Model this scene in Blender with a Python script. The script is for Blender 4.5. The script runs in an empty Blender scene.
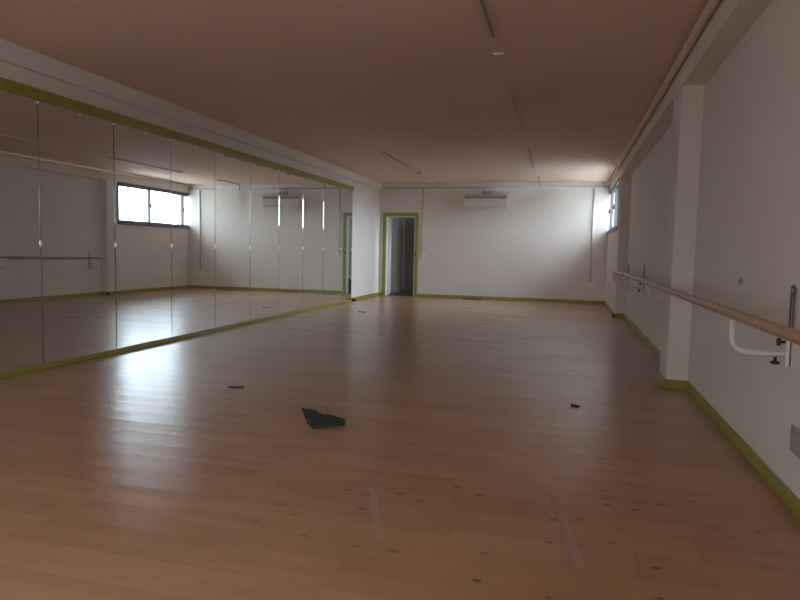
import bpy, bmesh, math, random
from mathutils import Vector, Matrix
random.seed(7)
S = bpy.context.scene
C = S.collection
PI = math.pi

# ------------------------------------------------------------------ measures (metres)
L = 4.4925        # mirror plane at x = -L
R = 1.0224        # recessed right wall
RP = 0.8485       # pillar / beam inner face
D = 15.04         # far wall
H = 2.749         # ceiling
B = -3.2          # back wall (behind the camera)
ZB = 2.526        # underside of the right-hand beam
PY0, PY1 = 5.755, 6.165      # first pillar
QY = 11.92                   # second pillar / flush wall starts
WY0, WZ0, WZ1 = 12.25, 1.60, 2.525   # window

# ------------------------------------------------------------------ mesh helpers
def box(bm, x0, x1, y0, y1, z0, z1):
    vs = [bm.verts.new(p) for p in ((x0,y0,z0),(x1,y0,z0),(x1,y1,z0),(x0,y1,z0),
                                    (x0,y0,z1),(x1,y0,z1),(x1,y1,z1),(x0,y1,z1))]
    for f in ((0,3,2,1),(4,5,6,7),(0,1,5,4),(1,2,6,5),(2,3,7,6),(3,0,4,7)):
        bm.faces.new([vs[i] for i in f])

def tube(bm, pts, r, n=12, cap=True):
    pts = [Vector(p) for p in pts]
    rings = []
    prev = None
    for i, p in enumerate(pts):
        if i == 0: t = pts[1]-pts[0]
        elif i == len(pts)-1: t = pts[-1]-pts[-2]
        else: t = (pts[i+1]-p).normalized()+(p-pts[i-1]).normalized()
        t.normalize()
        if prev is None:
            a = Vector((0,0,1)) if abs(t.z) < .9 else Vector((1,0,0))
            u = t.cross(a).normalized()
        else:
            u = (prev - t*prev.dot(t)).normalized()
        prev = u
        v = t.cross(u)
        rr = r[i] if isinstance(r, (list, tuple)) else r
        rings.append([bm.verts.new(p+(u*math.cos(2*PI*k/n)+v*math.sin(2*PI*k/n))*rr) for k in range(n)])
    for a, b in zip(rings, rings[1:]):
        for k in range(n):
            f = bm.faces.new((a[k], a[(k+1)%n], b[(k+1)%n], b[k])); f.smooth = True
    if cap:
        bm.faces.new(rings[0][::-1]); bm.faces.new(rings[-1])

def dome(bm, c, sx, sy, sz, ax='x', seg=14, ring=7):
    """flattened half ellipsoid bulging along +x (or full ellipsoid when ax is None)"""
    r = bmesh.ops.create_uvsphere(bm, u_segments=seg, v_segments=ring*2, radius=1)
    for v in r['verts']:
        v.co = Vector((c[0]+v.co.x*sx, c[1]+v.co.y*sy, c[2]+v.co.z*sz))
    for v in r['verts']:
        for f in v.link_faces: f.smooth = True

def prism(bm, poly, z0, z1):
    a = [bm.verts.new((x,y,z0)) for x,y in poly]
    b = [bm.verts.new((x,y,z1)) for x,y in poly]
    bm.faces.new(a[::-1]); bm.faces.new(b)
    n = len(poly)
    for i in range(n):
        bm.faces.new((a[i], a[(i+1)%n], b[(i+1)%n], b[i]))

def obj(name, bm, m, parent=None, bevel=0.0, loc=None):
    bmesh.ops.recalc_face_normals(bm, faces=bm.faces[:])
    me = bpy.data.meshes.new(name); bm.to_mesh(me); bm.free()
    me.materials.append(m)
    o = bpy.data.objects.new(name, me); C.objects.link(o)
    if parent: o.parent = parent
    if loc: o.location = loc
    if bevel:
        b = o.modifiers.new('bevel', 'BEVEL'); b.width = bevel; b.segments = 3
        b.limit_method = 'ANGLE'; b.angle_limit = math.radians(40)
    return o

def N(): return bmesh.new()
def bx(*boxes):
    bm = bmesh.new()
    for b in boxes: box(bm, *b)
    return bm

def tag(o, label, cat, group=None):
    o['label'] = label; o['category'] = cat
    if group: o['group'] = group
    return o
def thing(name, label, cat, loc, group=None):
    o = bpy.data.objects.new(name, None); C.objects.link(o)
    o.location = loc; o.empty_display_size = .1
    return tag(o, label, cat, group)
def struct(name, bm, m, parent=None, bevel=0.0):
    o = obj(name, bm, m, parent, bevel)
    if not parent: o['kind'] = 'structure'
    return o

# ------------------------------------------------------------------ materials
def base(name, color, rough=.5, metal=0.0, spec=.5):
    m = bpy.data.materials.new(name); m.use_nodes = True
    b = m.node_tree.nodes['Principled BSDF']
    b.inputs['Base Color'].default_value = (*color, 1)
    b.inputs['Roughness'].default_value = rough
    b.inputs['Metallic'].default_value = metal
    b.inputs['Specular IOR Level'].default_value = spec
    return m, m.node_tree, b

def noisy(name, c0, c1, scale=3, rough=.5, bump=.0, bscale=60, metal=0.0, spec=.5, detail=4):
    m, nt, b = base(name, c0, rough, metal, spec)
    tc = nt.nodes.new('ShaderNodeNewGeometry')
    n = nt.nodes.new('ShaderNodeTexNoise'); n.inputs['Scale'].default_value = scale
    n.inputs['Detail'].default_value = detail
    nt.links.new(tc.outputs['Position'], n.inputs['Vector'])
    r = nt.nodes.new('ShaderNodeValToRGB')
    r.color_ramp.elements[0].position = .3; r.color_ramp.elements[1].position = .7
    r.color_ramp.elements[0].color = (*c0,1); r.color_ramp.elements[1].color = (*c1,1)
    nt.links.new(n.outputs['Fac'], r.inputs['Fac'])
    nt.links.new(r.outputs['Color'], b.inputs['Base Color'])
    if bump:
        n2 = nt.nodes.new('ShaderNodeTexNoise'); n2.inputs['Scale'].default_value = bscale
        nt.links.new(tc.outputs['Position'], n2.inputs['Vector'])
        bp = nt.nodes.new('ShaderNodeBump'); bp.inputs['Strength'].default_value = bump
        bp.inputs['Distance'].default_value = .01
        nt.links.new(n2.outputs['Fac'], bp.inputs['Height'])
        nt.links.new(bp.outputs['Normal'], b.inputs['Normal'])
    return m

M_wall = noisy('white wall paint', (.72,.672,.62), (.76,.712,.66), 1.3, .75, .12, 90, spec=.25)
M_ceil = noisy('ceiling paint', (.73,.56,.465), (.76,.59,.495), .8, .8, .1, 70, spec=.2)
M_lime = noisy('lime green paint', (.265,.255,.032), (.315,.30,.045), 5, .42, .05, 40)
M_mirror, _mt, _mb = base('mirror glass', (.90,.925,.90), 0.0, 1.0)
def haze_film(nt, b):
    """a blotchy pale diffuse haze mixed into the mirror to lift its reflections"""
    out = nt.nodes['Material Output']; mix = nt.nodes.new('ShaderNodeMixShader'); df = nt.nodes.new('ShaderNodeBsdfDiffuse')
    df.inputs['Color'].default_value = (.70,.66,.62,1)  # pale haze colour laid over the reflection
    g = nt.nodes.new('ShaderNodeNewGeometry'); n = nt.nodes.new('ShaderNodeTexNoise'); n.inputs['Scale'].default_value = 1.6; n.inputs['Detail'].default_value = 5
    mr = nt.nodes.new('ShaderNodeMapRange'); mr.inputs['To Min'].default_value = .03; mr.inputs['To Max'].default_value = .075
    nt.links.new(g.outputs['Position'], n.inputs['Vector']); nt.links.new(n.outputs['Fac'], mr.inputs['Value'])
    nt.links.new(mr.outputs['Result'], mix.inputs['Fac']); nt.links.new(b.outputs[0], mix.inputs[1]); nt.links.new(df.outputs[0], mix.inputs[2])
    nt.links.new(mix.outputs[0], out.inputs['Surface'])
haze_film(_mt, _mb)
M_edge, _, _ = base('ground mirror edge', (.55,.58,.56), .05, 1.0)
M_dark, _, _ = base('mirror backing', (.03,.03,.03), .7)
M_chrome, _, _ = base('chrome', (.92,.93,.94), .28, 1.0)
M_wood = noisy('barre beech wood', (.36,.20,.11), (.44,.26,.15), 9, .35, .03, 60)
M_whitemetal, _, _ = base('white enamelled steel', (.75,.73,.70), .35)
M_black, _, _ = base('black plastic', (.012,.012,.012), .4)
M_plastic = noisy('white plastic', (.80,.78,.75), (.84,.82,.79), 6, .35)
M_ac = noisy('air conditioner casing', (.62,.58,.55), (.66,.62,.58), 5, .4)
M_conduit = noisy('grey white conduit', (.48,.45,.42), (.53,.50,.47), 6, .8, spec=.2)
M_alu, _, _ = base('grey aluminium', (.13,.13,.135), .5, .2)
M_greysteel, _, _ = base('grey galvanised steel', (.20,.19,.19), .42, .75)
M_green = noisy('dark green felt', (.018,.036,.024), (.03,.052,.036), 40, .9, .4, 200)
M_scrap = noisy('dark brown scrap', (.02,.012,.01), (.05,.03,.02), 60, .8, .3, 200)
M_tape, _, _ = base('old adhesive tape', (.37,.245,.175), .34)
M_brown = noisy('corridor darkness brown', (.058,.042,.03), (.072,.052,.038), 4, .5)  # the corridor's darkness put into the colour
M_brown2 = noisy('lighter corridor brown', (.13,.10,.085), (.15,.12,.10), 4, .5)
M_corr = noisy('pale green corridor paint', (.42,.55,.45), (.46,.58,.48), 2, .7)
M_cfloor = noisy('corridor floor tile', (.05,.038,.028), (.07,.052,.04), 5, .85, spec=.15)
M_beige = noisy('beige plate', (.36,.31,.26), (.40,.35,.29), 8, .5)
M_bagb = noisy('black nylon', (.008,.008,.01), (.02,.02,.022), 30, .7, .3, 80)
M_ground = noisy('outdoor ground', (.45,.44,.42), (.52,.51,.48), .4, .9)

# window glass: thin, clear, slightly reflective
def glass_mat():
    m = bpy.data.materials.new('window glass'); m.use_nodes = True
    nt = m.node_tree; nt.nodes.clear()
    out = nt.nodes.new('ShaderNodeOutputMaterial')
    mix = nt.nodes.new('ShaderNodeMixShader'); tr = nt.nodes.new('ShaderNodeBsdfTransparent')
    gl = nt.nodes.new('ShaderNodeBsdfGlossy'); gl.inputs['Roughness'].default_value = .02
    tr.inputs['Color'].default_value = (.95,.97,.96,1)
    mix.inputs['Fac'].default_value = .06
    nt.links.new(tr.outputs[0], mix.inputs[1]); nt.links.new(gl.outputs[0], mix.inputs[2])
    nt.links.new(mix.outputs[0], out.inputs['Surface'])
    return m
M_glass = glass_mat()

def floor_mat():
    m, nt, b = base('laminate floor', (.4,.25,.15), .3)
    ln = nt.links.new
    def math_(op, a, bb=None, c=None):
        n = nt.nodes.new('ShaderNodeMath'); n.operation = op
        for i, v in enumerate((a, bb, c)):
            if v is None: continue
            if hasattr(v, 'links'): ln(v, n.inputs[i])
            else: n.inputs[i].default_value = v
        return n.outputs[0]
    g = nt.nodes.new('ShaderNodeNewGeometry')
    sp = nt.nodes.new('ShaderNodeSeparateXYZ'); ln(g.outputs['Position'], sp.inputs[0])
    X, Y = sp.outputs[0], sp.outputs[1]
    W, LEN = .19, 1.28
    yr = math_('DIVIDE', Y, W)
    row = math_('FLOOR', yr); fy = math_('FRACT', yr)
    def wn(v):
        n = nt.nodes.new('ShaderNodeTexWhiteNoise'); n.noise_dimensions = '1D'; ln(v, n.inputs['W']); return n.outputs['Value']
    off = wn(row)
    xr = math_('ADD', math_('DIVIDE', X, LEN), math_('MULTIPLY', off, 7.0))
    col = math_('FLOOR', xr); fx = math_('FRACT', xr)
    pid = math_('ADD', math_('MULTIPLY', row, 17.31), math_('MULTIPLY', col, 5.77))
    r1 = wn(pid); r2 = wn(math_('ADD', pid, 0.37))
    # inner strips (three-strip laminate)
    sy = math_('MULTIPLY', yr, 3.0); srow = math_('FLOOR', sy)
    sx = math_('ADD', math_('DIVIDE', X, .42), math_('MULTIPLY', wn(srow), 9.0))
    r3 = wn(math_('ADD', math_('MULTIPLY', srow, 3.71), math_('FLOOR', sx)))
    # grain
    cmb = nt.nodes.new('ShaderNodeCombineXYZ')
    ln(math_('MULTIPLY', X, 2.2), cmb.inputs[0]); ln(math_('MULTIPLY', Y, 38.0), cmb.inputs[1]); ln(math_('MULTIPLY', pid, 1.7), cmb.inputs[2])
    gn = nt.nodes.new('ShaderNodeTexNoise'); gn.inputs['Scale'].default_value = 1.0; gn.inputs['Detail'].default_value = 5
    ln(cmb.outputs[0], gn.inputs['Vector'])
    f = math_('ADD', math_('ADD', math_('MULTIPLY', r1, .28), math_('MULTIPLY', r3, .30)), math_('MULTIPLY', gn.outputs['Fac'], .45))
    rp = nt.nodes.new('ShaderNodeValToRGB'); ln(f, rp.inputs['Fac'])
    e = rp.color_ramp.elements
    e[0].position = .15; e[0].color = FLOOR_A; e[1].position = .9; e[1].color = FLOOR_B
    # joints
    j1 = math_('LESS_THAN', fy, .018); j2 = math_('LESS_THAN', fx, .0022)
    joint = math_('MAXIMUM', j1, j2)
    mixj = nt.nodes.new('ShaderNodeMixRGB'); ln(math_('MULTIPLY', joint, .25), mixj.inputs['Fac'])
    ln(rp.outputs['Color'], mixj.inputs['Color1']); mixj.inputs['Color2'].default_value = (.06,.035,.022,1)
    # worn dark specks and smudges where the boards are scuffed
    cv = nt.nodes.new('ShaderNodeCombineXYZ'); ln(math_('MULTIPLY', X, 8.5), cv.inputs[0]); ln(math_('MULTIPLY', Y, 15.0), cv.inputs[1])
    vo = nt.nodes.new('ShaderNodeTexVoronoi'); vo.inputs['Scale'].default_value = 1.0; vo.inputs['Randomness'].default_value = 1.0
    ln(cv.outputs[0], vo.inputs['Vector'])
    vs = nt.nodes.new('ShaderNodeSeparateColor'); ln(vo.outputs['Color'], vs.inputs[0])
    rad = math_('MULTIPLY', math_('MAXIMUM', math_('SUBTRACT', vs.outputs[0], .22), 0.0), .36)
    spot = math_('SMOOTHSTEP' if False else 'SUBTRACT', rad, vo.outputs['Distance'])
    spot = math_('MINIMUM', math_('MAXIMUM', math_('MULTIPLY', spot, 9.0), 0.0), 1.0)
    dx = math_('SUBTRACT', X, .0); dy = math_('SUBTRACT', Y, 2.5)
    dist = math_('SQRT', math_('ADD', math_('MULTIPLY', math_('MULTIPLY', dx, dx), .8), math_('MULTIPLY', dy, dy)))
    near = math_('MINIMUM', math_('MAXIMUM', math_('SUBTRACT', 1.35, math_('MULTIPLY', dist, .85)), .0), 1.0)
    mixs = nt.nodes.new('ShaderNodeMixRGB'); ln(math_('MULTIPLY', math_('MULTIPLY', spot, near), .72), mixs.inputs['Fac'])
    ln(mixj.outputs['Color'], mixs.inputs['Color1']); mixs.inputs['Color2'].default_value = (.05,.03,.022,1)
    ln(mixs.outputs['Color'], b.inputs['Base Color'])
    # gloss: smudgy, each board its own
    sn = nt.nodes.new('ShaderNodeTexNoise'); sn.inputs['Scale'].default_value = 1.1; sn.inputs['Detail'].default_value = 3
    ln(g.outputs['Position'], sn.inputs['Vector'])
    ln(math_('ADD', math_('ADD', math_('MULTIPLY', sn.outputs['Fac'], .14), math_('MULTIPLY', r2, .10)), FLOOR_ROUGH), b.inputs['Roughness'])
    # boards are slightly cupped and tilted, with a fine waviness
    tilt = math_('MULTIPLY', math_('MULTIPLY', math_('SUBTRACT', r1, .5), math_('SUBTRACT', fy, .5)), 1.0)
    cup = math_('MULTIPLY', math_('POWER', math_('ABSOLUTE', math_('SUBTRACT', fy, .5)), 2.0), 1.2)
    cw = nt.nodes.new('ShaderNodeCombineXYZ'); ln(math_('MULTIPLY', X, 1.3), cw.inputs[0]); ln(math_('MULTIPLY', Y, 19.0), cw.inputs[1])
    wv = nt.nodes.new('ShaderNodeTexNoise'); wv.inputs['Scale'].default_value = 1.0; wv.inputs['Detail'].default_value = 3
    ln(cw.outputs[0], wv.inputs['Vector'])
    hgt = math_('ADD', math_('ADD', tilt, cup), math_('MULTIPLY', wv.outputs['Fac'], .55))
    hgt = math_('SUBTRACT', hgt, math_('MULTIPLY', joint, .25))
    bp = nt.nodes.new('ShaderNodeBump'); bp.inputs['Strength'].default_value = 1.0; bp.inputs['Distance'].default_value = .0022
    ln(hgt, bp.inputs['Height']); ln(bp.outputs['Normal'], b.inputs['Normal'])
    b.inputs['Specular IOR Level'].default_value = .30
    b.inputs['Coat Weight'].default_value = 1.0; b.inputs['Coat Roughness'].default_value = .265; b.inputs['Coat IOR'].default_value = 1.45
    ln(bp.outputs['Normal'], b.inputs['Coat Normal'])
    return m
FLOOR_A = (.345,.168,.082,1); FLOOR_B = (.455,.25,.132,1); FLOOR_ROUGH = .40
M_floor = floor_mat()

# ------------------------------------------------------------------ the setting
struct('floor', bx((-4.70, 1.23, B-.15, D+.06, -.12, 0)), M_floor)
struct('ceiling', bx((-4.70, 1.23, B-.15, D+.15, H, H+.15)), M_ceil)
struct('wall_left', bx((-4.70, -4.51, B-.15, D+.15, 0, H)), M_wall)
# right wall: recessed panels, then flush with the second pillar and pierced by the window
VY0, VY1 = -3.0, 1.5            # opening for the unseen window added behind the camera
struct('wall_right', bx((R, 1.23, VY1, QY, 0, H), (R, 1.23, B, VY0, 0, H), (R, 1.23, VY0, VY1, 0, WZ0), (R, 1.23, VY0, VY1, WZ1, H), (RP, 1.07, QY, D, 0, WZ0), (RP, 1.07, QY, D, WZ1, H),
                        (RP, 1.07, QY, WY0, WZ0, WZ1)), M_wall)
struct('pillar_right', bx((RP, R, PY0, PY1, 0, ZB)), M_wall, bevel=.006)
struct('beam_right', bx((RP, R, B, QY, ZB, H)), M_wall, bevel=.004)
# far wall with the doorway
DX0, DX1, DZ = -4.345, -3.612, 1.945
struct('wall_far', bx((-4.70, DX0, D, D+.14, 0, H), (DX1, 1.23, D, D+.14, 0, H), (DX0, DX1, D, D+.14, DZ, H)), M_wall)
BX0, BX1, BZ0, BZ1 = -4.3, -2.0, .10, 2.45
struct('wall_back', bx((-4.70, BX0, B-.15, B, 0, H), (BX1, 1.23, B-.15, B, 0, H),
                       (BX0, BX1, B-.15, B, 0, BZ0), (BX0, BX1, B-.15, B, BZ1, H)), M_wall)
# cornice band along the top of the mirror wall
struct('trim_1', bx((-4.51, -4.455, B, D-.02, 2.588, H)), M_wall, bevel=.006)
# baseboards
BH, BT = .072, .014
struct('baseboard_left', bx((-4.51, -4.51+BT+.006, 13.0, D, 0, BH)), M_lime, bevel=.003)
struct('baseboard_far', bx((-4.49, DX0-.076, D-BT, D, 0, BH), (DX1+.076, RP-.001, D-BT, D, 0, BH)), M_lime, bevel=.003)
struct('baseboard_right', bx((R-BT, R, B, PY0-BT, 0, BH), (RP-BT, R, PY0-BT, PY0, 0, BH), (RP-BT, RP, PY0, PY1, 0, BH),
                             (RP-BT, R, PY1, PY1+BT, 0, BH), (R-BT, R, PY1+BT, QY-BT, 0, BH),
                             (RP-BT, R, QY-BT, QY, 0, BH), (RP-BT, RP, QY, D-BT, 0, BH)), M_lime, bevel=.003)

# window in the right wall: three sliding sashes, the last one cut by the far wall
w = bpy.data.objects.new('window_1', None); C.objects.link(w); w['kind'] = 'structure'; w.location = (RP, 13.6, WZ0)
def inw(o):
    o.parent = w; o.matrix_parent_inverse = Matrix.Translation(w.location).inverted(); return o
FX0, FX1 = RP-.012, RP+.075
inw(obj('window_frame', bx((FX0, FX1, WY0, D, WZ0, WZ0+.05), (FX0, FX1, WY0, D, WZ1-.06, WZ1), (FX0, FX1, WY0, WY0+.05, WZ0+.05, WZ1-.06)), M_alu, bevel=.004))
def sash(y0, y1, x0, left=True, right=True):
    bm = N(); t = .045
    z0, z1 = WZ0+.05, WZ1-.06
    box(bm, x0, x0+.03, y0, y1, z0, z0+.03); box(bm, x0, x0+.03, y0, y1, z1-.03, z1)
    if left: box(bm, x0, x0+.03, y0, y0+t, z0+.03, z1-.03)
    if right: box(bm, x0, x0+.03, y1-t, y1, z0+.03, z1-.03)
    s = inw(obj('sash', bm, M_alu))
    p = inw(obj('pane', bx((x0+.011, x0+.017, y0+(t if left else 0), y1-(t if right else 0), z0+.03, z1-.03)), M_glass))
    return s
sash(WY0+.05, 13.44, RP+.035)
sash(13.395, 14.81, RP+.003)
sash(14.765, D, RP+.035, right=False)
for y in (13.42, 14.79):
    bm = N(); box(bm, RP-.022, RP+.004, y-.014, y+.014, 2.02, 2.12); box(bm, RP-.035, RP-.02, y-.009, y+.009, 2.035, 2.075)
    inw(obj('window_latch', bm, M_black, bevel=.003))
inw(obj('window_sill', bx((RP-.03, RP-.002, WY0-.03, D, WZ0-.03, WZ0-.004)), M_alu, bevel=.003))

# unseen window added behind the camera to light the near floor and wall
w2 = bpy.data.objects.new('fill_window', None); C.objects.link(w2); w2['kind'] = 'structure'; w2.location = (R, -1.5, WZ0)
def inw2(o):
    o.parent = w2; o.matrix_parent_inverse = Matrix.Translation(w2.location).inverted(); return o
ym = (VY0+VY1)/2; fx0, fx1 = R-.012, R+.06
inw2(obj('window_frame', bx((fx0, fx1, VY0, VY1, WZ0, WZ0+.05), (fx0, fx1, VY0, VY1, WZ1-.06, WZ1), (fx0, fx1, VY0, VY0+.05, WZ0+.05, WZ1-.06),
                            (fx0, fx1, VY1-.05, VY1, WZ0+.05, WZ1-.06), (fx0, fx1, ym-.03, ym+.03, WZ0+.05, WZ1-.06)), M_alu))
inw2(obj('pane', bx((R+.02, R+.026, VY0+.05, ym-.03, WZ0+.05, WZ1-.06), (R+.02, R+.026, ym+.03, VY1-.05, WZ0+.05, WZ1-.06)), M_glass))

# unseen glazed front, added as more fill light from behind the camera
w3 = bpy.data.objects.new('fill_glazing', None); C.objects.link(w3); w3['kind'] = 'structure'; w3.location = (-3.1, B, BZ0)
bm = N(); q0, q1 = B-.09, B-.02
box(bm, BX0, BX1, q0, q1, BZ0, BZ0+.06); box(bm, BX0, BX1, q0, q1, BZ1-.06, BZ1)
bars = [BX0+(BX1-BX0)*i/4 for i in range(5)]
for i, xx in enumerate(bars):
    xx = min(max(xx, BX0+.03), BX1-.03); bars[i] = xx
    box(bm, xx-.03, xx+.03, q0, q1, BZ0+.06, BZ1-.06)
def inw3(o):
    o.parent = w3; o.matrix_parent_inverse = Matrix.Translation(w3.location).inverted(); return o
inw3(obj('window_frame', bm, M_alu))
for xa, xb in zip(bars, bars[1:]):
    inw3(obj('pane', bx((xa+.03, xb-.03, B-.06, B-.054, BZ0+.06, BZ1-.06)), M_glass))

# doorway in the far wall
d = bpy.data.objects.new('door_1', None); C.objects.link(d); d['kind'] = 'structure'; d.location = ((DX0+DX1)/2, D, 0)
def ind(o):
    o.parent = d; o.matrix_parent_inverse = Matrix.Translation(d.location).inverted(); return o
FW = .078
bm = bx((DX0-FW, DX0, D-.022, D, 0, DZ+.09), (DX1, DX1+FW, D-.022, D, 0, DZ+.09), (DX0, DX1, D-.022, D, DZ, DZ+.09))
ind(obj('door_frame', bm, M_lime, bevel=.003))
ind(obj('door_lining', bx((DX0, DX0+.018, D, D+.14, 0, DZ), (DX1-.018, DX1, D, D+.14, 0, DZ), (DX0+.018, DX1-.018, D, D+.14, DZ-.018, DZ)), M_plastic))
ind(obj('strike_plate', bx((DX1-.004, DX1+.03, D-.030, D-.021, 1.0, 1.06)), M_black))
# leaf swung back into the corridor
leaf = obj('door_leaf', bx((-.02, .02, .0, .72, .012, DZ-.025)), M_plastic, bevel=.004)
leaf.parent = d; leaf.location = (DX0+.045-d.location.x, .125, 0); leaf.rotation_euler = (0, 0, math.radians(12.5))

# corridor behind the doorway
CY = 17.3
struct('floor_corridor', bx((-5.4, -1.9, D+.06, CY+.1, -.12, -.002)), M_cfloor)
struct('ceiling_corridor', bx((-5.4, -1.9, D+.14, CY+.1, 2.6, 2.7)), M_ceil)
struct('wall_corridor', bx((-5.4, -1.9, CY, CY+.1, 0, 2.6), (-5.4, -5.3, D+.14, CY, 0, 2.6),
                           (-2.0, -1.9, D+.14, 15.7, 0, 2.6), (-2.0, -1.9, 16.3, CY, 0, 2.6), (-2.0, -1.9, 15.7, 16.3, 0, 1.3), (-2.0, -1.9, 15.7, 16.3, 1.8, 2.6)), M_corr)  # unseen opening in the right end wall, added to light the corridor
struct('dark_screen_corridor', bx((-4.75, -3.86, 16.15, 16.2, 0, 2.6)), M_brown)  # dark screen added so the view through the doorway stays dark
cd = thing('dark_panel', 'dark brown panel standing in for the dark corridor beyond the doorway', 'panel', (-4.3, 16.14, 0))  # made-up dark panel with a paler band, imitating the unlit corridor
obj('door_leaf', bx((-.34, .40, -.02, .008, .01, 2.05)), M_brown, cd, .003)
obj('stile', bx((.10, .165, -.035, -.02, .10, 1.95)), M_brown2, cd, .003)
# black bag, seen only in the mirror
bg = thing('bag', 'black bag on the corridor floor, seen in the mirror beside the door frame', 'bag', (-3.44, 15.66, -.002))
bm = N(); dome(bm, (0,0,.19), .19, .14, .19); 
for v in bm.verts:
    v.co.x += .02*math.sin(v.co.z*23+v.co.y*17); v.co.y += .015*math.sin(v.co.z*31); v.co.z = max(v.co.z, 0.0)
obj('bag_body', bm, M_bagb, bg)
bm = N(); tube(bm, [(-.10,0,.33),(-.09,0,.41),(-.03,0,.45),(.04,0,.42),(.05,0,.34)], .020, 8)
obj('strap', bm, M_plastic, bg)

struct('added_eave', bx((1.23, 1.56, B-.15, D+1.5, 2.62, 2.76), (1.07, 1.23, QY, D, 2.62, H-.001)), M_ground)  # unseen overhang added to cut off light from the high sky
# outdoor ground, so that light also comes up through the windows
struct('ground_outside', bx((2.2, 40, -30, 45, -.7, -.5)), M_ground)

# ------------------------------------------------------------------ mirror wall
PW, S0 = .9521, 4.6067
edges = [S0+PW*k for k in range(-5, 9)] + [12.935]
MZ0, MZ1 = .047, 2.358
def mirror_panel(w, z0, z1):
    """glass sheet with soft ground edges along both uprights; local y = 0..w, front at x = 0; slot 1 = ground edge, slot 2 = sides and back"""
    bm = N()
    n = 6; bw = .006; g = .0010
    a0, a1 = math.radians(21), math.radians(15)
    pts = [(0.0, 0.0)]                                 # going from the flat face outwards
    for i in range(n):
        a = a1+(a0-a1)*i/(n-1)
        px, py = pts[-1]
        pts.append((px-math.tan(a)*bw/n, py-bw/n))
    prof = [(px, py+bw+g) for px, py in pts][::-1] + [(px, w-(py+bw+g)) for px, py in pts]
    prof = [(-.010, g)] + prof + [(-.010, w-g)]
    a = [bm.verts.new((px, py, z0)) for px, py in prof]
    b = [bm.verts.new((px, py, z1)) for px, py in prof]
    m = len(prof)
    for i in range(m):
        f = bm.faces.new((a[i], a[(i+1) % m], b[(i+1) % m], b[i]))
        f.material_index = 2 if i in (0, m-2, m-1) else (0 if i == n+1 else 1)
    f = bm.faces.new(b); f.material_index = 2
    f = bm.faces.new(a[::-1]); f.material_index = 2
    return bm
wm = thing('wall_mirror', 'long wall mirror of tall panels framed by lime green rails along the left wall', 'mirror', (-L, 8.3, 0))
for k in range(len(edges)-1):
    y0, y1 = edges[k], edges[k+1]
    p = obj('mirror_panel', mirror_panel(y1-y0, MZ0, MZ1), M_mirror, wm, loc=(0, y0-8.3, 0))
    p.data.materials.append(M_edge); p.data.materials.append(M_dark)
    tr = random.Random(40+k)
    p.rotation_euler = (0, tr.uniform(-.0005,.0005), tr.uniform(-.0004,.0004))
    spots = [('middle_clip', 0.0, 1.118, .015, .034), ('top_clip', 0.0, 2.335, .010, .014), ('top_clip', (y1-y0)*.52, 2.335, .010, .014)]
    if k == len(edges)-2: spots.append(('middle_clip', y1-y0-.012, 1.118, .015, .034))
    for nm, yy, zz, sy, sz in spots:
        bm = N(); dome(bm, (0, 0, 0), .008, sy, sz)
        obj(nm, bm, M_chrome, p, loc=(.002, yy, zz))
fy0, fy1 = edges[0]-8.3, edges[-1]-8.3
obj('top_rail', bx((-.0175, .027, fy0, fy1, 2.3585, 2.4484)), M_lime, wm, .004)
obj('bottom_rail', bx((-.0175, .012, fy0, fy1, .0005, .0465)), M_lime, wm, .004)
# dark block at the end of the mirror
bm = N(); box(bm, -.035, .035, -.05, .05, 0, .05); box(bm, -.02, .02, -.03, .03, .05, .062)
tag(obj('door_stop', bm, M_black, None, .008, (-4.452, 12.995, 0)), 'small black block on the floor at the far end of the mirror', 'stopper')
bm = N(); box(bm, -.018, .018, -.02, .02, 0, .06); box(bm, -.012, .012, -.014, .014, .06, .07)
tag(obj('door_stop', bm, M_black, None, .006, (RP-.03, QY-.045, 0)), 'small black block on the floor at the foot of the far right pillar', 'stopper')

# ------------------------------------------------------------------ ballet barre and brackets
BXX = .765; BR = .0235
def barre(name, label, y0, z0, y1, z1):
    bm = N(); n = 14
    pts = [(BXX, y0+(y1-y0)*i/n, z0+(z1-z0)*i/n) for i in range(n+1)]
    y = pts[0]; e = pts[-1]
    pts = [pts[0]] + pts[1:]
    rr = [BR*.8]+[BR]*(n-1)+[BR*.8]
    tube(bm, pts, rr, 20)
    return tag(obj(name, bm, M_wood), label, 'barre', 'ballet barre poles on the right wall')
barre('barre_pole', 'long wooden ballet barre running along the right wall past the near pillar', .9, .858, 9.22, .853)
barre('barre_pole', 'short far ballet barre pole beyond the long one, ending at far pillar', 9.235, .848, 11.74, .822)

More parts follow.
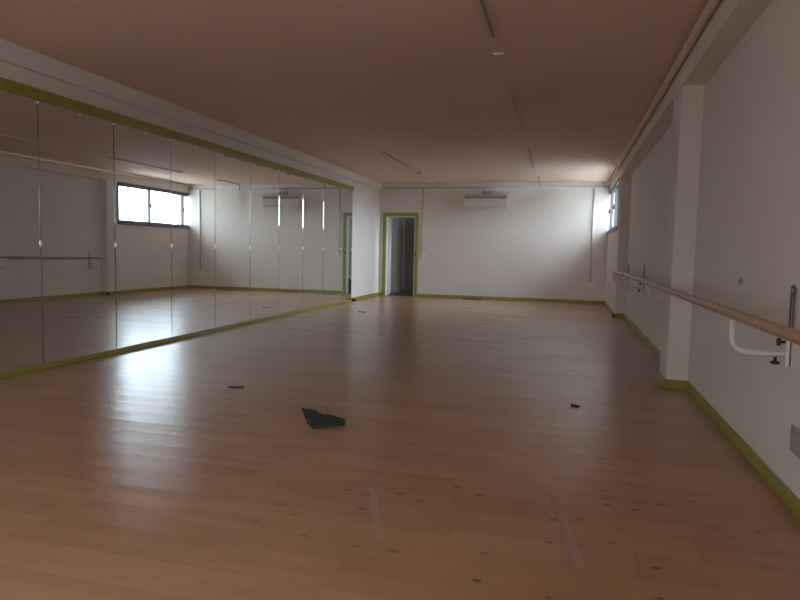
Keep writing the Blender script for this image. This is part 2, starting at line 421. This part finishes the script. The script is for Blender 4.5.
def bracket(y, zb, label):
    t = thing('barre_bracket', label, 'bracket', (R, y, 0), 'wall brackets carrying the barre')
    # slotted wall rail
    bm = N()
    for s in (-1, 1): tube(bm, [(-.012, s*.019, zb-.23), (-.012, s*.019, zb+.105)], .0045, 8)
    ring = [(-.012, .020*math.cos(a), zb+.120+.020*math.sin(a)) for a in [2*PI*i/16 for i in range(17)]]
    tube(bm, ring, .0055, 8, cap=False)
    obj('wall_rail', bm, M_greysteel, t)
    bm = N(); dome(bm, (-.008, 0, zb+.120), .010, .012, .012)
    obj('bolt', bm, M_chrome, t)
    bm = bx((-.030, -.002, -.021, .021, zb-.235, zb-.075))
    obj('sleeve', bm, M_whitemetal, t, .004)
    # J-shaped arm: out from the wall, bending up to the pole
    dx = BXX-R; za = zb-.180; rr = .075
    pts = [(-.026, 0, za), (-.10, 0, za), (dx+rr, 0, za)]
    for i in range(1, 8):
        a = PI/2*i/7
        pts.append((dx+rr-rr*math.sin(a), 0, za+rr-rr*math.cos(a)))
    pts.append((dx, 0, zb-.0245))
    bm = N(); tube(bm, pts, .0125, 14); obj('arm', bm, M_whitemetal, t)
    bm = N()
    r = [(.021*(1 if i % 2 else .72)*math.cos(2*PI*i/12), .021*(1 if i % 2 else .72)*math.sin(2*PI*i/12)) for i in range(12)]
    def knob(cx, cy, cz, axis):
        bm = N(); prism(bm, r, 0, .014)
        tube(bm, [(0,0,-.022),(0,0,0)], .008, 8)
        Mx = {'-x': Matrix.Rotation(-PI/2, 4, 'Y'), '-z': Matrix.Rotation(PI, 4, 'X'), '-y': Matrix.Rotation(PI/2, 4, 'X')}[axis]
        bmesh.ops.transform(bm, matrix=Matrix.Translation((cx,cy,cz)) @ Mx, verts=bm.verts[:])
        obj('knob', bm, M_black, t, .003)
    knob(-.052, -.004, zb-.122, '-x')
    knob(-.068, 0, za-.034, '-z')
    return t
bracket(3.29, .857, 'nearest white barre bracket with black knobs at the right edge')
bracket(6.55, .856, 'white barre bracket half hidden just behind the near pillar')
bracket(9.215, .850, 'third barre bracket along, on blank wall where the long pole ends')
bracket(11.55, .824, 'farthest barre bracket, close against the far pillar')

# ------------------------------------------------------------------ small things on the right wall
hk = thing('wall_hook', 'small worn hook on the bare right wall above the barre', 'hook', (R, 4.24, .98))
obj('base_plate', bx((-.003, -.0002, -.012, .012, -.022, .022)), M_beige, hk, .001)
bm = N(); tube(bm, [(-.003,0,.008),(-.011,0,.004),(-.014,0,-.006),(-.011,0,-.014)], .004, 8); obj('hook', bm, M_greysteel, hk)
pl = thing('socket_plate', 'beige wall plate low on the right wall at the photo edge', 'plate', (R, 3.13, .31))
obj('plate', bx((-.010, -.0002, -.075, .075, -.06, .06)), M_beige, pl, .003)
obj('socket_face', bx((-.014, -.010, -.045, .045, -.04, .04)), M_beige, pl, .002)

# pipe under the ceiling along the beam
pp = thing('ceiling_pipe', 'white pipe running under the ceiling along the right beam', 'pipe', (RP-.04, 0, H-.05))
bm = N(); tube(bm, [(0, y, 0) for y in (B+.02, 0, 4, 8, D-.01)], .030, 16); obj('pipe', bm, M_ceil, pp)
for y in (1.2, 3.4, 5.2, 7.0, 8.8, 10.6, 12.4, 14.2):
    bm = N(); tube(bm, [(0, y-.012, 0), (0, y+.012, 0)], .034, 16); box(bm, -.006, .006, y-.012, y+.012, .03, .0495)
    obj('clamp', bm, M_ceil, pp)

# ------------------------------------------------------------------ ceiling conduits
def conduit(name, label, pts, r, grp, m=M_conduit, boxes=(), cat='conduit'):
    t = thing(name, label, cat, pts[0], grp)
    o = Vector(pts[0])
    bm = N(); tube(bm, [Vector(p)-o for p in pts], r, 10); obj('tube', bm, m, t)
    for (x0,x1,y0,y1,z0,z1) in boxes:
        obj('junction_box', bx((x0-o.x,x1-o.x,y0-o.y,y1-o.y,z0-o.z,z1-o.z)), m, t, .004)
    return t
GC = 'thin conduits on the ceiling'
zc = H-.0125
conduit('conduit', 'nearest thin ceiling conduit, at the top edge of the photo', [(-.60,2.9,zc),(-.61,4.9,zc)], .012, GC)
tag(obj('ceiling_rose', bx((-.045,.045,-.03,.03,-.018,0)), M_ceil, None, .004, (-.615,5.36,H)), 'tiny white cover on the ceiling just past the nearest conduit', 'cover')
conduit('conduit', 'second thin ceiling conduit from the camera, alone in mid ceiling', [(-.632,6.45,zc),(-.64,8.6,zc)], .012, GC)
conduit('conduit', 'third ceiling conduit from the camera, catching window light above the far wall', [(-.652,10.2,zc),(-.667,12.45,zc)], .012, GC)
conduit('conduit', 'short last ceiling conduit dropping down onto the far wall pipe', [(-.672,13.9,zc),(-.675,14.93,zc),(-.68,14.985,zc-.04),(-.68,14.985,H-.16)], .013, GC)
conduit('conduit', 'ceiling conduit with a dark box, nearest the doorway', [(-3.03,10.2,zc),(-3.045,14.1,zc)], .013, GC,
        boxes=((-3.09,-2.995,12.86,13.06,H-.045,H-.002),))
conduit('conduit', 'short conduit stub between the ceiling and far wall pipe near the switch drop', [(-3.045,14.72,zc),(-3.045,14.96,zc),(-3.045,14.985,zc-.03),(-3.045,14.985,H-.125)], .012, GC)

# ------------------------------------------------------------------ far wall
GW = 'conduits on the far wall'
yw = D-.017
conduit('conduit', 'long level conduit across the top of the far wall', [(-4.40,yw,2.63),(RP-.005,yw,2.63)], .0155, GW)
conduit('conduit', 'upright conduit dropping to the switch beside the doorway', [(-3.425,yw,2.612),(-3.425,yw,1.045)], .0125, GW)
conduit('conduit', 'upright conduit dropping to the socket in the right corner', [(.507,yw,2.612),(.507,yw,.46)], .014, GW)
sw = thing('light_switch', 'small white light switch beside the green door frame', 'switch', (-3.39, D, 1.0))
obj('switch_box', bx((-.055,.04,-.032,-.0005,-.045,.043)), M_plastic, sw, .004)
obj('rocker', bx((-.02,.02,-.040,-.032,-.028,.028)), M_plastic, sw, .003)
so = thing('wall_socket', 'white wall socket at the foot of the right corner conduit', 'socket', (.507, D, .415))
obj('socket_box', bx((-.06,.06,-.034,-.0005,-.04,.043)), M_plastic, so, .004)
obj('socket_face', bx((-.045,.045,-.040,-.034,-.028,.03)), M_plastic, so, .003)

# air conditioner
ac = thing('air_conditioner', 'white split air conditioner mounted high on the far wall', 'air conditioner', (-1.91, D, 2.14))
bm = N()
prof = [(0,0),(-.11,0),(-.165,.02),(-.195,.07),(-.205,.15),(-.205,.27),(-.198,.292),(-.18,.30),(0,.30)]
a = [bm.verts.new((-.50, y, z)) for y, z in prof]; b = [bm.verts.new((.50, y, z)) for y, z in prof]
bm.faces.new(a); bm.faces.new(b[::-1])
for i in range(len(prof)):
    f = bm.faces.new((a[i], b[i], b[(i+1)%len(prof)], a[(i+1)%len(prof)]))
for v in bm.verts: v.co.y -= .0008
obj('casing', bm, M_ac, ac, .006)
obj('louvre', bx((-.44,.44,-.150,-.128,-.008,.006)), M_plastic, ac, .003)
obj('top_grille', bx((-.485,.485,-.2085,-.2055,.222,.262)), M_greysteel, ac)
bm = N(); box(bm, -.10, .12, -.055, -.0008, .3005, .40); obj('pipe_cover', bm, M_conduit, ac, .006)
bm = N(); tube(bm, [(-.07,-.03,.40),(-.07,-.03,.468)], .018, 10); obj('pipe', bm, M_conduit, ac)

# ------------------------------------------------------------------ things on the floor
def flat(name, poly, h, m, label, cat, seed=1, dome_h=0.0, grp=None):
    rnd = random.Random(seed)
    cx = sum(p[0] for p in poly)/len(poly); cy = sum(p[1] for p in poly)/len(poly)
    out = []
    n = len(poly)
    for i in range(n):
        p, q = poly[i], poly[(i+1)%n]
        for k in range(4):
            f = k/4
            j = .0 if k == 0 else rnd.uniform(-.006,.006)
            out.append((p[0]+(q[0]-p[0])*f-cx+j, p[1]+(q[1]-p[1])*f-cy+j))
    bm = N()
    ring0 = [bm.verts.new((x,y,.0006)) for x,y in out]
    ring1 = [bm.verts.new((x*.985,y*.985,h+rnd.uniform(0,h*.5))) for x,y in out]
    ring2 = [bm.verts.new((x*.55,y*.55,h+dome_h*.7+rnd.uniform(0,h*.6))) for x,y in out]
    top = bm.verts.new((0,0,h+dome_h))
    bm.faces.new(ring0[::-1])
    m_ = len(out)
    for i in range(m_):
        j = (i+1)%m_
        bm.faces.new((ring0[i],ring0[j],ring1[j],ring1[i])); bm.faces.new((ring1[i],ring1[j],ring2[j],ring2[i]))
        bm.faces.new((ring2[i],ring2[j],top))
    return tag(obj(name, bm, m, None, 0, (cx,cy,0)), label, cat, grp)
flat('fabric_scrap', [(-1.755,4.031),(-1.684,4.027),(-1.561,3.939),(-1.473,3.919),(-1.371,3.856),(-1.336,3.759),(-1.412,3.693),(-1.494,3.624),(-1.534,3.66),(-1.637,3.829)],
     .012, M_green, 'dark green triangular scrap of cloth lying on the wooden floor', 'cloth', 3, .006)
flat('debris', [(.065,4.835),(.10,4.83),(.125,4.785),(.118,4.765),(.085,4.78),(.062,4.80)], .006, M_scrap, 'tiny dark brown lump on the floor towards the right wall', 'debris', 4, .006)
flat('debris', [(-2.60,4.505),(-2.555,4.525),(-2.49,4.55),(-2.48,4.54),(-2.55,4.505)], .005, M_scrap, 'thin dark sliver on the floor between the mirror and green scrap', 'debris', 5, .002)
flat('debris', [(-3.62,10.86),(-3.54,10.80),(-3.46,10.80),(-3.47,10.77),(-3.56,10.77),(-3.63,10.83)], .005, M_scrap, 'dark flat speck on the floor near the end of the mirror', 'debris', 6, .002)
flat('debris', [(-2.38,14.90),(-2.10,14.91),(-1.93,14.90),(-1.93,14.86),(-2.15,14.85),(-2.38,14.87)], .010, M_scrap, 'dark strip of dirt on the floor under the air conditioner', 'debris', 8, .004)
def tape(poly, label):
    bm = N(); prism(bm, poly, .0004, .0012)
    return tag(obj('tape_strip', bm, M_tape), label, 'tape', 'old tape strips on the floor')
tape([(-.049,3.029),(-.013,3.040),(.105,2.305),(.062,2.290)], 'long pale strip of worn tape on the floor, right of centre')
tape([(-.867,2.805),(-.840,2.812),(-.650,2.287),(-.683,2.278)], 'faint pale strip of worn tape on the floor, below the green scrap')

# ------------------------------------------------------------------ sky, portals, camera
Wd = bpy.data.worlds.new('overcast sky'); S.world = Wd; Wd.use_nodes = True
nt = Wd.node_tree; bgn = nt.nodes['Background']
tc = nt.nodes.new('ShaderNodeTexCoord'); sp = nt.nodes.new('ShaderNodeSeparateXYZ')
nt.links.new(tc.outputs['Generated'], sp.inputs[0])
rp = nt.nodes.new('ShaderNodeValToRGB')
mp = nt.nodes.new('ShaderNodeMapRange'); mp.inputs['From Min'].default_value = -1; mp.inputs['From Max'].default_value = 1
nt.links.new(sp.outputs['Z'], mp.inputs['Value']); nt.links.new(mp.outputs['Result'], rp.inputs['Fac'])
e = rp.color_ramp.elements
e[0].position = .48; e[0].color = (.14,.137,.134,1)
e[1].position = .52; e[1].color = (.82,.955,1.14,1)
nt.links.new(rp.outputs['Color'], bgn.inputs['Color'])
# overcast sky, brightest around the veiled sun
SUN = Vector((1, .32, .56)).normalized()
dt = nt.nodes.new('ShaderNodeVectorMath'); dt.operation = 'DOT_PRODUCT'
nt.links.new(tc.outputs['Generated'], dt.inputs[0]); dt.inputs[1].default_value = SUN
mx = nt.nodes.new('ShaderNodeMath'); mx.operation = 'MAXIMUM'; nt.links.new(dt.outputs['Value'], mx.inputs[0]); mx.inputs[1].default_value = 0
pw = nt.nodes.new('ShaderNodeMath'); pw.operation = 'POWER'; nt.links.new(mx.outputs[0], pw.inputs[0]); pw.inputs[1].default_value = 5
ma = nt.nodes.new('ShaderNodeMath'); ma.operation = 'MULTIPLY_ADD'; nt.links.new(pw.outputs[0], ma.inputs[0])
ma.inputs[1].default_value = 25.5; ma.inputs[2].default_value = 3.8
nt.links.new(ma.outputs[0], bgn.inputs['Strength'])

def portal(name, loc, rot, sx, sy):
    l = bpy.data.lights.new(name, 'AREA'); l.shape = 'RECTANGLE'; l.size = sx; l.size_y = sy
    l.cycles.is_portal = True
    o = bpy.data.objects.new(name, l); C.objects.link(o); o.location = loc; o.rotation_euler = rot
    return o
portal('daylight_portal', (RP+.17, (WY0+D)/2, (WZ0+WZ1)/2), (0, PI/2, 0), WZ1-WZ0, D-WY0)       # points to -x
portal('daylight_portal', (R+.17, (VY0+VY1)/2, (WZ0+WZ1)/2), (0, PI/2, 0), WZ1-WZ0, VY1-VY0)
portal('daylight_portal', ((BX0+BX1)/2, B-.12, (BZ0+BZ1)/2), (PI/2, 0, 0), BX1-BX0, BZ1-BZ0)
portal('daylight_portal', (-1.93, 16.0, 1.55), (0, PI/2, 0), .5, .6)

cam = bpy.data.cameras.new('camera'); co = bpy.data.objects.new('camera', cam); C.objects.link(co)
F = Vector((-0.25370159, 0.96409617, -0.07844799)); Rr = Vector((0.96646865, 0.25597937, 0.02032042)); U = Vector((-0.03967191, 0.0706622, 0.99671109))
co.matrix_world = Matrix(((Rr.x,U.x,-F.x,0),(Rr.y,U.y,-F.y,0),(Rr.z,U.z,-F.z,1.125),(0,0,0,1)))
cam.sensor_fit = 'HORIZONTAL'; cam.sensor_width = 36; cam.lens = 633.98/800*36
cam.clip_start = .05
S.camera = co

vs = S.view_settings
vs.view_transform = 'Standard'; vs.look = 'None'; vs.gamma = 1; vs.use_curve_mapping = False
vs.exposure = 0.9
S.cycles.use_denoising = True
S.cycles.max_bounces = 16; S.cycles.diffuse_bounces = 8; S.cycles.glossy_bounces = 8
S.cycles.sample_clamp_indirect = 8
